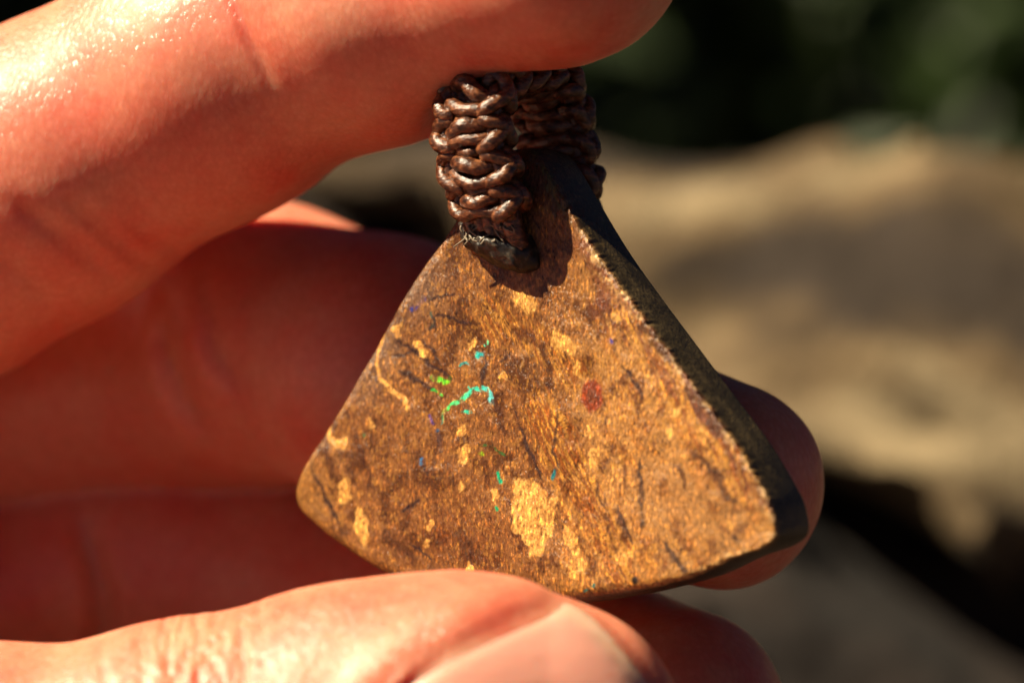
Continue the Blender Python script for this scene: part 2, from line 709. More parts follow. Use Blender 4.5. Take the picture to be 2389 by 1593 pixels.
shrub(-320, 1150, -270, 330, 260, 330, 5000, 42, LEAF_A, 'dark green shrub behind the raised index finger', 31)
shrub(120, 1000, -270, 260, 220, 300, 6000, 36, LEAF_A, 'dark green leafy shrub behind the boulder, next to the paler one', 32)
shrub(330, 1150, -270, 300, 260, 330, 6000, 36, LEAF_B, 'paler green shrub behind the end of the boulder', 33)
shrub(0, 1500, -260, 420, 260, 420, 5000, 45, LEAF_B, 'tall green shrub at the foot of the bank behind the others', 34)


def unseen_shade_tree(x, y):
    o = link('added_shade_tree', None, origin=(x, y, -270), label='broad leafy crown and trunk added out of view to shade the shrubs behind the boulder', cat='added_shade_tree')
    parts = [tube(catmull([(0, 0, -60), (40, 20, 700), (-30, 60, 1500), (60, 0, 2300)], 24), np.linspace(110, 45, 24), 12)]
    for k in range(7):
        a = k * 0.9
        h = 1200 + 130 * k
        parts.append(tube(catmull([(0, 20, h), (math.cos(a) * 420, math.sin(a) * 420, h + 320),
                                   (math.cos(a) * 900, math.sin(a) * 800, h + 480)], 12), np.linspace(40, 10, 12), 8))
    v, f = merge(parts)
    link('trunk', mesh_from('trunk', v, f), BARK, o)
    leaf_cloud('added_shade_crown', (0, 0, 2000), (1300, 900, 700), 6500, 130, LEAF_A, o, 77, shell=0.1)


unseen_shade_tree(-1480, 1300)  # added out of view to keep the sun off the shrubs


# ------------------------------------------------------------------ pendant frame
YAW = math.radians(35)
NRM = np.array([-math.sin(YAW), -math.cos(YAW), 0.0])      # face of the stone
UU = np.array([math.cos(YAW), -math.sin(YAW), 0.0])        # to the right along the face
VV = np.array([0.0, 0.0, 1.0])
P0 = W(1215, 900, 0.0)
THICK = 4.7
CAMP = np.array([0.0, -CAM_D, 0.0])


def to_uv(px, py):
    """photograph pixel -> place on the stone's face plane (mm)"""
    d = W(px, py, 0.0) - CAMP
    t = ((P0 - CAMP) @ NRM) / (d @ NRM)
    q = CAMP + d * t - P0
    return np.array([q @ UU, q @ VV])


def from_uvw(q):
    """(u, v, depth behind the face) -> world mm"""
    q = np.atleast_2d(q)
    return P0 + q[:, :1] * UU + q[:, 1:2] * VV - q[:, 2:3] * NRM


outline_px = [(1200, 347), (1168, 352), (1140, 372), (1062, 503), (961, 643), (875, 793), (789, 942), (715, 1063),
              (684, 1125), (677, 1158), (688, 1190), (716, 1218), (760, 1256), (829, 1304), (890, 1340), (1000, 1388),
              (1120, 1408), (1250, 1412), (1397, 1396), (1506, 1376), (1615, 1345), (1700, 1305), (1775, 1278),
              (1806, 1250), (1803, 1205), (1787, 1158), (1720, 1043), (1636, 929), (1543, 803), (1458, 688), (1400, 607),
              (1352, 532), (1280, 410), (1252, 366), (1230, 349)]
OUT_UV = [to_uv(*p) for p in outline_px]

# places of the marks on the stone, all kept in face coordinates (mm)
S_U = abs(to_uv(1300, 900)[0] - to_uv(1200, 900)[0]) / 100.0
S_V = 1.0 / PXMM
YEL = [(925, 767, 13, 13, 0), (979, 815, 11, 24, -32), (1226, 701, 20, 33, -25), (804, 1146, 17, 31, 5),
       (844, 1229, 17, 42, -10), (1085, 1060, 14, 19, 0), (1078, 1005, 8, 9, 0), (1174, 876, 10, 12, 0),
       (1099, 801, 13, 11, 0), (1078, 1137, 10, 11, 0), (1156, 1155, 10, 13, 0), (999, 1261, 6, 11, 0), (1096, 1327, 6, 12, 0),
       (1316, 802, 18, 38, -55), (1348, 863, 7, 22, -15), (1437, 736, 11, 12, 0), (1575, 957, 12, 11, 0),
       (1385, 1072, 12, 24, 10), (1345, 1322, 19, 24, 0), (1331, 1262, 13, 34, -25), (1451, 1302, 16, 22, 0),
       (867, 991, 5, 14, 0), (1003, 1222, 8, 10, 0), (1255, 1262, 14, 40, 20), (1700, 1222, 8, 10, 0),
       (1450, 1085, 6, 8, 0), (1372, 1010, 7, 14, 0), (1512, 880, 9, 10, 0), (1560, 1010, 8, 9, 0), (1640, 1000, 8, 8, 0)]
YLINE = [([(758, 991), (764, 1015), (785, 1036), (801, 1042)], 9), ([(884, 782), (878, 845), (893, 890), (916, 911), (944, 931), (953, 954)], 6),
         ([(787, 1036), (801, 1030)], 13), ([(884, 782), (880, 815)], 11)]
DARK = [([(1489, 1072), (1494, 1130), (1497, 1227)], 5), ([(1552, 1267), (1575, 1307), (1598, 1336)], 7),
        ([(1204, 963), (1225, 1032), (1265, 1118)], 4), ([(1305, 963), (1293, 1049), (1302, 1089)], 3.5),
        ([(930, 793), (996, 844), (1053, 885)], 4), ([(1013, 732), (1050, 742), (1099, 758)], 4), ([(1134, 844), (1125, 896)], 4.5),
        ([(726, 1086), (760, 1160), (789, 1218)], 5), ([(941, 1189), (979, 1166)], 5), ([(985, 1080), (1002, 1109)], 4),
        ([(1168, 842), (1186, 828)], 4), ([(1002, 700), (1020, 690), (1060, 690)], 3), ([(960, 812), (940, 830), (918, 832)], 4),
        ([(1005, 905), (960, 880), (930, 865)], 6), ([(1006, 730), (1013, 752), (1004, 768)], 4), ([(985, 790), (1030, 850)], 3),
        ([(1710, 1250), (1722, 1262)], 5), ([(1440, 1180), (1475, 1265)], 4), ([(1450, 850), (1490, 900), (1500, 930)], 3.5),
        ([(960, 1270), (1003, 1300)], 4)]
BROWN = [([(755, 1016), (775, 1090), (795, 1150)], 7), ([(835, 1017), (864, 1132)], 9), ([(1655, 1089), (1712, 1175)], 8),
         ([(1590, 1085), (1600, 1140)], 7), ([(1620, 1060), (1690, 1110)], 8), ([(900, 1240), (960, 1300)], 12), ([(940, 1230), (950, 1190)], 9),
         ([(1080, 1250), (1100, 1290)], 16), ([(1500, 760), (1560, 840)], 9), ([(1600, 900), (1680, 1010)], 8), ([(1440, 1200), (1462, 1260)], 7),
         ([(1390, 1130), (1440, 1290)], 5), ([(1200, 770), (1260, 800), (1290, 900)], 9), ([(1150, 930), (1180, 1010)], 8)]
GLINT = [([(1034, 958), (1045, 948), (1068, 939), (1088, 922), (1099, 911), (1128, 903)], 5.0, (0.10, 0.90, 0.10), (0.10, 0.90, 0.75)),
         ([(1124, 905), (1136, 906), (1144, 922), (1147, 938)], 7.0, (0.12, 0.92, 0.80), (0.30, 0.85, 0.95)), 
         ([(1096, 912), (1092, 903)], 2.5, (0.1, 0.8, 0.6), (0.1, 0.8, 0.6)), ([(1082, 962), (1099, 958)], 4, (0.06, 0.7, 0.4), (0.06, 0.7, 0.55)),
         ([(1112, 830), (1122, 831)], 8, (0.04, 0.60, 0.55), (0.03, 0.55, 0.62)), ([(1134, 795), (1130, 806)], 3, (0.05, 0.6, 0.4), (0.05, 0.6, 0.5)),
         ([(1072, 852), (1092, 846)], 3.5, (0.04, 0.35, 0.35), (0.04, 0.35, 0.35)),
         ([(1008, 880), (1036, 891), (1048, 882)], 5.5, (0.12, 0.60, 0.05), (0.38, 0.85, 0.03)), ([(1008, 908), (1028, 922)], 4, (0.05, 0.5, 0.08), (0.1, 0.7, 0.08)),
         ([(1006, 730), (1007, 737)], 3, (0.08, 0.75, 0.7), (0.08, 0.7, 0.7)), ([(1012, 742), (1006, 764)], 2.8, (0.02, 0.25, 0.24), (0.02, 0.25, 0.24)),
         ([(1120, 1056), (1125, 1057)], 5, (0.55, 0.65, 0.02), (0.55, 0.65, 0.02)), ([(1160, 1104), (1166, 1124), (1176, 1120)], 4.5, (0.02, 0.55, 0.28), (0.02, 0.5, 0.3)),
         ([(1158, 1182), (1162, 1188)], 4, (0.02, 0.45, 0.2), (0.02, 0.45, 0.2)), ([(1117, 1037), (1150, 1042), (1174, 1060)], 3, (0.05, 0.14, 0.03), (0.05, 0.16, 0.04)),
         ([(1288, 1114), (1294, 1096), (1303, 1084)], 5, (0.02, 0.20, 0.24), (0.02, 0.18, 0.24)), ([(985, 1070), (986, 1082)], 4.5, (0.05, 0.30, 0.75), (0.05, 0.25, 0.6)),
         ([(1362, 1378), (1385, 1366)], 4, (0.03, 0.25, 0.25), (0.03, 0.25, 0.25)), ([(959, 722), (975, 712), (987, 698)], 6.5, (0.035, 0.04, 0.30), (0.035, 0.035, 0.32)),
         ([(1022, 1006), (1026, 1030), (1028, 1052)], 7.0, (0.05, 0.12, 0.26), (0.04, 0.09, 0.16)), ([(1032, 960), (1031, 990)], 2.5, (0.03, 0.35, 0.12), (0.03, 0.2, 0.2)),
         ([(1003, 965), (1012, 990)], 3, (0.14, 0.05, 0.35), (0.1, 0.04, 0.25)), ([(1422, 795), (1426, 798)], 5, (0.1, 0.06, 0.4), (0.1, 0.06, 0.4)),
         ([(880, 878), (878, 882)], 4, (0.1, 0.3, 0.6), (0.1, 0.3, 0.6)), ([(847, 1010), (849, 1014)], 4, (0.05, 0.25, 0.1), (0.05, 0.25, 0.1))]


def line_uv(pts):
    return [to_uv(*p) for p in pts]


def mixa(c, t, m):
    return c * (1 - m[:, None]) + np.asarray(t) * m[:, None]


def stone_colours(q, edge, back):
    """albedo and polish for points q (u, v, depth) of the stone"""
    N = len(q)
    uv = q[:, :2]
    p3 = q.copy()
    sp = lambda sx, sy: np.stack([q[:, 0] * sx, q[:, 1] * sy, q[:, 2] * sx], 1)
    # flow: bands leaning to the upper left
    a = math.radians(-62)
    ca, sa = math.cos(a), math.sin(a)
    f1 = np.stack([(q[:, 0] * ca + q[:, 1] * sa) * 0.35, (-q[:, 0] * sa + q[:, 1] * ca) * 1.3, q[:, 2] * 0.6], 1)
    warp = fbm(sp(0.35, 0.35), 3, 90)[:, None] * 2.5
    flow = fbm(f1 + warp, 5, 11, 0.6)
    mott = fbm(sp(1.1, 0.8), 5, 23, 0.62)
    fine = fbm(sp(5.0, 3.2), 3, 31, 0.6)
    c = np.tile(np.array([0.245, 0.118, 0.050]), (N, 1))
    c = mixa(c, (0.33, 0.175, 0.075), sstep(0.47, 0.66, flow))
    c = mixa(c, (0.095, 0.038, 0.014), sstep(0.50, 0.36, mott) * 0.85)
    # right half: paler, tan and orange
    uR = to_uv(1330, 900)[0]
    right = sstep(-1.5, 4.5, q[:, 0] - uR + (mott - 0.5) * 9 - (q[:, 1] * 0.12))
    tan = mixa(np.tile(np.array([0.50, 0.295, 0.125]), (N, 1)), (0.46, 0.22, 0.055), sstep(0.45, 0.63, flow) * 0.8)
    tan = mixa(tan, (0.19, 0.075, 0.025), sstep(0.47, 0.34, mott) * 0.85)
    c = c * (1 - right[:, None]) + tan * right[:, None]
    # smooth pale corner and rim at the lower left
    lc = to_uv(700, 1150)
    c = mixa(c, (0.38, 0.215, 0.090), sstep(4.0, 1.0, np.linalg.norm(uv - lc, axis=1)) * 0.8)
    bl = sstep(2.2, 0.5, edge) * sstep(-8.5, -11.0, q[:, 1]) * (q[:, 0] < 3)
    c = mixa(c, (0.33, 0.165, 0.07), bl * 0.7)
    # red-brown lower middle
    rb = np.exp(-(((uv - to_uv(1060, 1270)) / np.array([5.5, 2.6])) ** 2).sum(1))
    c = mixa(c, (0.17, 0.052, 0.016), rb * 0.55 * sstep(0.35, 0.6, flow))
    # blue-grey haze along the upper left rim
    for (x, y, r) in ((975, 670, 2.2), (850, 875, 2.0), (900, 800, 1.2)):
        c = mixa(c, (0.20, 0.155, 0.165), np.exp(-(((uv - to_uv(x, y)) / r) ** 2).sum(1)) * 0.65)
    def band(pts, wpx):
        d, t = seg_dist(uv + (np.stack([mott, flow], 1) - 0.5) * 3.0, line_uv(pts))
        return sstep(1.2, 0.3, d / (wpx * S_V))
    # smooth pale field at the lower right and under the cord
    pale = np.maximum(band([(1540, 1150), (1640, 1200), (1700, 1250)], 105), 0.8 * band([(1240, 840), (1300, 880)], 45))
    c = mixa(c, (0.47, 0.28, 0.135), pale * (0.75 - 0.5 * sstep(0.5, 0.38, mott)))
    # gold flecks
    fl = sstep(0.64, 0.71, fbm(sp(5.5, 3.2), 2, 61, 0.5)) * (0.45 + 0.55 * right)
    c = mixa(c, (0.66, 0.39, 0.11), fl * 0.75 * (1 - pale))
    fib = fbm(np.stack([f1[:, 0] * 2.2, f1[:, 1] * 4.5, f1[:, 2]], 1) + warp, 4, 67, 0.6)
    gold = np.maximum(band([(1270, 960), (1340, 1120), (1420, 1250), (1450, 1375)], 62), band([(1470, 730), (1560, 880), (1650, 1010), (1730, 1110)], 62))
    gold = np.maximum(gold, 0.7 * band([(1140, 740), (1230, 790), (1330, 880)], 50))
    c = mixa(c, (0.34, 0.125, 0.028), gold * sstep(0.50, 0.40, fib) * 0.9)
    c = mixa(c, (0.70, 0.40, 0.095), gold * sstep(0.50, 0.60, fib) * 0.9)
    # tip painted darker to deepen its shadow, with blue and green potch tints
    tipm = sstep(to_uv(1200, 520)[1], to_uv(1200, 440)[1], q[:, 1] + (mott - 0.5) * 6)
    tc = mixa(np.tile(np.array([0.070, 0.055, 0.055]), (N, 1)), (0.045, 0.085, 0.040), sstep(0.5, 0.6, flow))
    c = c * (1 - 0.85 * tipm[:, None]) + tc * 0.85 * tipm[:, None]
    # purple-brown along the right edge
    re = sstep(2.6, 0.4, edge + (mott - 0.5) * 3) * sstep(2, 6, q[:, 0]) * sstep(-9, -5, q[:, 1])
    c = mixa(c, (0.17, 0.060, 0.055), re * sstep(0.40, 0.55, flow) * 0.8)
    # fine dark veins along the flow, in patches
    vn = fbm(np.stack([f1[:, 0] * 1.5, f1[:, 1] * 1.5, f1[:, 2]], 1) + warp * 0.8, 4, 131, 0.55)
    vp = sstep(0.38, 0.52, fbm(sp(0.45, 0.45), 2, 137))
    c = mixa(c, (0.075, 0.030, 0.020), sstep(0.022, 0.004, np.abs(vn - 0.5)) * vp * 0.8)
    c = c * np.array([0.70, 0.63, 0.46])
    # pale crumbling ridge along the broken right edge
    rg = sstep(0.55, 0.05, edge + (fine - 0.5) * 1.2) * sstep(3, 6, q[:, 0]) * (q[:, 2] < 0.9)
    c = mixa(c, (0.50, 0.34, 0.16), rg * sstep(0.42, 0.58, fbm(sp(3.0, 3.0), 3, 141)) * 0.85)
    wob = (np.stack([fbm(sp(2.2, 2.2), 3, 71), fbm(sp(2.2, 2.2), 3, 73)], 1) - 0.5)
    # brown and dark veins
    front = (~back).astype(float)
    for pts, w in BROWN:
        d, t = seg_dist(uv + wob * 0.9, line_uv(pts))
        c = mixa(c, (0.062, 0.022, 0.008), sstep(1.9, 0.3, d / (w * S_V)) * 0.85 * front)
    for pts, w in DARK:
        d, t = seg_dist(uv + wob * 0.45, line_uv(pts))
        tp = 1.9 * (1 - 0.55 * np.abs(2 * t - 1))
        c = mixa(c, (0.026, 0.014, 0.015), sstep(1.35, 0.25, d / (w * S_V * tp)) * 0.9 * front)
    # yellow ironstone spots
    ym = np.zeros(N)
    for (x, y, rx, ry, ang) in YEL:
        o = (uv - to_uv(x, y)) + wob * 0.75
        an = math.radians(-ang)
        ox, oy = o[:, 0] / S_U * S_V, o[:, 1]
        o = np.stack([ox * math.cos(an) + oy * math.sin(an), -ox * math.sin(an) + oy * math.cos(an)], 1)
        e = np.sqrt((o[:, 0] / (rx * S_V)) ** 2 + (o[:, 1] / (ry * S_V)) ** 2)
        ym = np.maximum(ym, sstep(1.2, 0.88, e))
    big = [(990, 1050), (1060, 1045), (1110, 1090), (1130, 1140), (1185, 1130), (1160, 1200), (1150, 1280), (1115, 1330), (1110, 1385), (1080, 1370),
           (1040, 1310), (990, 1265), (980, 1180)]
    ym = np.maximum(ym, sstep(0.10, -0.08, poly_sd(uv + wob * 0.6, [to_uv(653 + x * 0.5505, 537 + y * 0.5505) for x, y in big])))
    for pts, w in YLINE:
        d, t = seg_dist(uv + wob * 0.35, line_uv(pts))
        ym = np.maximum(ym, sstep(1.15, 0.6, d / (w * S_V)))
    pit = sstep(0.66, 0.72, fbm(sp(6, 5), 2, 83))
    yc_ = mixa(np.tile(np.array([0.70, 0.43, 0.125]), (N, 1)), (0.46, 0.25, 0.07), sstep(0.42, 0.58, fine))
    mk = ym * (1 - 0.55 * pit) * front * (0.86 + 0.14 * sstep(0.35, 0.6, mott))
    c = c * (1 - mk[:, None]) + yc_ * mk[:, None]
    # rust spot
    o = (uv - to_uv(1380, 923)) / np.array([24 * S_U, 37 * S_V]) + wob * 0.35
    e = np.linalg.norm(o, axis=1)
    c = mixa(c, (0.20, 0.038, 0.010), sstep(1.15, 0.9, e) * front)
    c = mixa(c, (0.10, 0.034, 0.016), sstep(0.65, 0.35, e) * 0.8 * front)
    # small dark pit
    c = mixa(c, (0.01, 0.008, 0.008), sstep(1.3, 0.7, np.linalg.norm(uv - to_uv(1480, 1353), axis=1) / (9 * S_V)) * front)
    # opal colour, broken into short upright ticks
    tick = 0.12 + 0.88 * sstep(0.36, 0.50, vnoise(np.stack([q[:, 0] * 5.0, q[:, 1] * 1.8, q[:, 2] * 0], 1), 5))
    for pts, w, c0, c1 in GLINT:
        d, t = seg_dist(uv + wob * 0.3, line_uv(pts))
        mk = sstep(1.4, 0.55, d / (w * S_V)) * tick * front
        cc = np.array(c0)[None] * (1 - t[:, None]) + np.array(c1)[None] * t[:, None]
        cc = cc * np.array([0.45, 0.78, 0.85])
        c = c * (1 - mk[:, None]) + cc * mk[:, None]
    # sides and back: dark olive ironstone
    sd = sstep(0.22, 0.50, q[:, 2] - 0.7 * sstep(4, -3, q[:, 0])) * np.maximum(sstep(-3, 4, q[:, 0]), 0.0)
    dk = mixa(np.tile(np.array([0.034, 0.027, 0.014]), (N, 1)), (0.07, 0.056, 0.03), sstep(0.45, 0.65, mott))
    c = c * (1 - sd[:, None]) + dk * sd[:, None]
    polish = np.clip(0.75 - 0.7 * right + 0.3 * ym, 0, 1)
    return np.clip(c * np.array([0.90, 0.83, 0.74]), 0.003, 0.95), polish


pendant_o = W(1215, 1408, 2.0)
pendant = link('pendant', None, origin=pendant_o, cat='pendant',
               label='brown triangular boulder opal pendant with knotted cord bail pinched between fingers')


def build_stone():
    NP = 900
    O = catmull(OUT_UV + [OUT_UV[0]], NP + 1)[:-1]
    # a little smoothing of the outline
    for _ in range(6):
        O = (np.roll(O, 1, 0) + 2 * O + np.roll(O, -1, 0)) / 4
    cen = to_uv(1230, 980)
    rel = O - cen
    rl = np.linalg.norm(rel, axis=1)
    d = rel / rl[:, None]
    isr = sstep(-2, 3, rel[:, 0]) * sstep(-14, -10, O[:, 1])          # right-hand broken edge
    rough = (fbm(np.stack([O[:, 0] * 1.3, O[:, 1] * 1.3, O[:, 0] * 0], 1), 4, 7, 0.65) - 0.5)
    hfn = (fbm(np.stack([O[:, 0] * 2.2, O[:, 1] * 2.2, O[:, 0] * 0], 1), 4, 17, 0.7) - 0.5) * 0.42 * isr
    Rb = 0.9 - 0.76 * isr                                             # edge rounding
    V, E, BK = [], [], []
    NF = 170
    S = 1 - (1 - np.linspace(0, 1, NF)) ** 1.25
    S = S[1:]
    for s in S:
        e = (1 - s) * rl * 0.80
        x = np.clip(1 - e / Rb, 0, 1)
        w = Rb * (1 - np.sqrt(np.maximum(1 - x * x, 0)))
        uv = cen + d * (rl * s + hfn * np.exp(-e / 0.5))[:, None]
        chip = np.clip(fbm(np.column_stack([uv * 2.6, uv[:, 0] * 0]), 4, 7, 0.65) - 0.5, 0, 1) * 0.6 * isr * np.exp(-e / 0.4)
        V.append(np.column_stack([uv, w + chip]))
        E.append(e)
        BK.append(np.zeros(NP, bool))
    nf = len(S)
    for t in np.linspace(0, 1, 14)[1:]:
        w = Rb + (THICK - 0.8 - Rb) * t
        bulge = 0.12 * math.sin(np.pi * t)
        r = rl + bulge + hfn * max(0.0, 1 - t * 3.0)
        V.append(np.column_stack([cen + d * r[:, None], w]))
        E.append(np.zeros(NP))
        BK.append(np.ones(NP, bool))
    last_r = r
    for t in np.linspace(0, 1, 8)[1:]:
        an = t * np.pi / 2
        V.append(np.column_stack([cen + d * (last_r - 0.8 * (1 - math.cos(an)))[:, None], np.full(NP, THICK - 0.8 + 0.8 * math.sin(an))]))
        E.append(np.zeros(NP))
        BK.append(np.ones(NP, bool))
    for s in (0.75, 0.4, 0.1):
        V.append(np.column_stack([cen + d * ((last_r - 0.8) * s)[:, None], np.full(NP, THICK)]))
        E.append(np.zeros(NP))
        BK.append(np.ones(NP, bool))
    rings = len(V)
    V = np.vstack(V)
    E = np.concatenate(E)
    BK = np.concatenate(BK)
    # slight hand-polished unevenness of the face
    V[:, 2] += (fbm(np.column_stack([V[:, 0] * 0.35, V[:, 1] * 0.35, V[:, 2] * 0.3]), 3, 3) - 0.5) * 0.35 * (~BK)
    i = np.arange(NP)
    j = (i + 1) % NP
    F = []
    for r in range(rings - 1):
        a = r * NP
        F.append(np.stack([a + i, a + NP + i, a + NP + j, a + j], 1))
    F = np.vstack(F)
    n0 = len(V)
    q = np.vstack([V, [[cen[0], cen[1], V[:NP, 2].mean()]], [[cen[0], cen[1], THICK]]])
    fl = [tuple(x) for x in F.tolist()]
    fl += [(n0, int(a), int(b)) for a, b in zip(i, j)]
    lr = (rings - 1) * NP
    fl += [(n0 + 1, int(lr + b), int(lr + a)) for a, b in zip(i, j)]
    E = np.append(E, [9, 9])
    BK = np.append(BK, [False, True])
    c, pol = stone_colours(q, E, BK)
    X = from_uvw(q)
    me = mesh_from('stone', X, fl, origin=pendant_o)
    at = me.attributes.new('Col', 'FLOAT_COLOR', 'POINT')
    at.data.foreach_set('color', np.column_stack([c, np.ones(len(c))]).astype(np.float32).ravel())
    at = me.attributes.new('polish', 'FLOAT', 'POINT')
    at.data.foreach_set('value', pol.astype(np.float32))
    return link('stone', me, STONE, pendant)


stone = build_stone()


# ------------------------------------------------------------------ knotted bail
def vy(py):
    return (796.5 - py) / PXMM - P0[2]


bail_path = [(600, -0.5), (545, -1.25), (470, -1.75), (380, -2.5), (290, -2.7), (222, -2.5), (182, -0.7), (166, 2.1),
             (176, 4.2), (215, 5.7), (285, 6.5), (370, 6.8), (450, 6.7), (520, 6.1), (570, 5.2)]
BP = catmull([(w, vy(y)) for y, w in bail_path], 400)
BS = np.concatenate([[0], np.cumsum(np.linalg.norm(np.diff(BP, axis=0), axis=1))])
BLEN = BS[-1]
U_TOP = to_uv(1163, 300)[0]
U_BOT = to_uv(1185, 560)[0]


def bail_frame(s):
    w = np.interp(s, BS, BP[:, 0])
    v = np.interp(s, BS, BP[:, 1])
    e = 0.15
    tw = np.interp(s + e, BS, BP[:, 0]) - np.interp(s - e, BS, BP[:, 0])
    tv = np.interp(s + e, BS, BP[:, 1]) - np.interp(s - e, BS, BP[:, 1])
    l = np.hypot(tw, tv)
    tw, tv = tw / l, tv / l
    # outward normal in (w, v): to the left of the travel direction up the front
    nw, nv = -tv, tw
    u = np.interp(v, [vy(600), vy(300), vy(170)], [U_BOT, U_TOP, U_TOP + 0.1])
    return u, v, w, tv, tw, nv, nw


def bail_point(b, s, c):
    """b across the strap, s along it, c outwards (mm)"""
    u, v, w, tv, tw, nv, nw = bail_frame(s)
    b, c = b * 1.0, c * 1.2
    return from_uvw(np.array([[u + b, v + nv * c, w + nw * c]]))[0]


bail_o = W(1180, 560, 0.0)
bail = link('cord_bail', None, parent=pendant, origin=bail_o - pendant_o)


def strand(pts, s0, rad, n=22, sides=10, taper=0.8):
    P = catmull([bail_point(b, s0 + a, c) for b, a, c in pts], n)
    t = np.linspace(-1, 1, n)
    rr = rad * (1 - (1 - taper) * np.abs(t) ** 6)
    return tube(P, rr, sides)


PITCH = 2.15
nk = int((BLEN - 4.2) / PITCH)
for k in range(nk):
    s0 = 3.9 + PITCH * k
    m = 1 if k % 2 == 0 else -1
    j = lambda a=0.22: random.uniform(-a, a)
    ps = []
    for c in (1, -1):                                    # outer and inner side of the strap
        # working cord across the middle, twice
        ps.append(strand([(-2.1 * m, -0.75 + j(), 0.25 * c), (-1.15 * m, -0.62 + j(), 0.85 * c), (0, -0.5 + j(), 1.05 * c),
                          (1.1 * m, -0.42 + j(), 0.8 * c), (2.0 * m, -0.1 + j(), 0.15 * c)], s0, 0.46 + j(0.04)))
        ps.append(strand([(-1.5 * m, 0.15 + j(), 0.25 * c), (-0.85 * m, 0.22 + j(), 0.85 * c), (0, 0.32 + j(), 1.12 * c),
                          (0.8 * m, 0.42 + j(), 0.85 * c), (1.5 * m, 0.55 + j(), 0.2 * c)], s0, 0.56 + j(0.05)))
        ps.append(strand([(-1.3 * m, 0.85 + j(), 0.1 * c), (-0.6 * m, 0.95 + j(), 0.7 * c), (0.1, 1.05 + j(), 0.9 * c),
                          (0.9 * m, 1.15 + j(), 0.6 * c), (1.4 * m, 1.2 + j(), 0.1 * c)], s0, 0.40 + j(0.04)))
    for sd in (1, -1):                                   # ear loops along both edges
        ps.append(strand([(0.95 * sd, -0.95 + j(), 0.75), (1.6 * sd, -0.75 + j(), 0.9), (2.25 * sd + j(), -0.35, 0.72),
                          (2.5 * sd + j(), 0.25, 0.2), (2.2 * sd, 0.75 + j(), 0.55), (1.5 * sd, 0.95 + j(), 0.8), (1.05 * sd, 0.55, 0.55)], s0, 0.50 + j(0.05), 30))
        ps.append(strand([(1.2 * sd, -0.6, -0.7), (2.2 * sd, -0.5, -0.6), (2.55 * sd + j(), 0.1, -0.2), (2.3 * sd, 0.8, 0.0),
                          (1.4 * sd, 1.1, -0.4)], s0, 0.52))
        ps.append(strand([(1.75 * sd, -1.2, 0.15), (1.9 * sd + j(), -0.4, 0.45), (1.8 * sd, 0.4, 0.35), (1.9 * sd, 1.2, 0.1)], s0, 0.48))
    v, f = merge(ps)
    o = bail_point(0, s0, 0)
    link('knot', mesh_from('knot', v, f, origin=o), CORD, bail, origin=o - bail_o)
ps = []
for b in (-1.5, -0.75, 0.0, 0.75, 1.5):
    n = 90
    P = np.array([bail_point(b, s, 0.0) for s in np.linspace(0.5, BLEN - 0.2, n)])
    ps.append(tube(P, np.full(n, 0.72), 10))
v, f = merge(ps)
link('core_cord', mesh_from('core_cord', v, f, origin=bail_o), CORD, bail)


def glue_cap():
    nu, nv_ = 64, 32
    V = []
    c = to_uv(1172, 566)
    for i in range(nv_ + 1):
        th = np.pi * i / nv_
        for k in range(nu):
            ph = 2 * np.pi * k / nu
            x = math.sin(th) * math.cos(ph)
            y = math.sin(th) * math.sin(ph)
            z = math.cos(th)
            V.append((c[0] + x * 3.0 - y * 0.25, c[1] + y * 1.7 - x * 0.8, -z * 2.3 + 0.1))
    V = np.array(V)
    V[:, :2] += (np.column_stack([fbm(V * 0.9, 3, 4), fbm(V * 0.9, 3, 5)]) - 0.5) * 1.0
    V[:, 2] += (fbm(V * 1.3, 3, 6) - 0.5) * 0.6
    F = []
    for i in range(nv_):
        for k in range(nu):
            a = i * nu + k
            b = i * nu + (k + 1) % nu
            F.append((a, b, b + nu, a + nu))
    X = from_uvw(V)
    link('glue_cap', mesh_from('glue_cap', X, F, origin=bail_o), GLUE, bail)
    fr = []
    r = random.Random(5)
    for k in range(18):
        u = c[0] + r.uniform(-1.7, 2.0)
        v0 = c[1] + 1.0 - (u - c[0]) * 0.12 + r.uniform(-0.9, 0.5)
        ln = r.uniform(0.3, 1.3)
        pts = [(u, v0, -1.8), (u + r.uniform(-.5, .5), v0 - ln * .5, -2.12 + r.uniform(-.15, .15)), (u + r.uniform(-1.1, 1.1), v0 - ln, -2.0)]
        P = catmull(from_uvw(np.array(pts)).tolist(), 9)
        fr.append(tube(P, np.linspace(0.11, 0.05, 9), 6))
    v, f = merge(fr)
    link('frayed_end', mesh_from('frayed_end', v, f, origin=bail_o), FRAY, bail)


glue_cap()

# ------------------------------------------------------------------ hand
FING = {
    'index': [(1320, -140, 287, -4.0), (1080, -60, 304, 4.4), (850, 22, 316, 7.6), (640, 100, 312, 11), (483, 185, 324, 13), (100, 405, 335, 16.5),
              (-167, 559, 345, 19), (-1250, 1000, 390, 44)],
    'middle': [(1675, 1130, 245, 8.0), (1300, 1010, 275, 15), (900, 862, 300, 24), (620, 800, 312, 32), (437, 850, 300, 38), (130, 895, 312, 42), (-350, 930, 335, 46),
               (-1500, 1250, 390, 54)],
    'ring': [(1560, 1690, 280, 9), (1150, 1540, 290, 26), (700, 1390, 300, 38), (430, 1345, 300, 41), (215, 1360, 285, 42), (-50, 1430, 290, 44), (-450, 1450, 320, 47), (-1500, 1600, 370, 52)],
    'pinky': [(1150, 2080, 225, 10), (800, 1980, 240, 18), (520, 1900, 240, 26), (0, 1870, 262, 38), (-1300, 1960, 320, 46)],
}
FJ = {}
for name, L in FING.items():
    FJ[name] = [(W(x, y, Y), R(r, Y)) for x, y, r, Y in L]
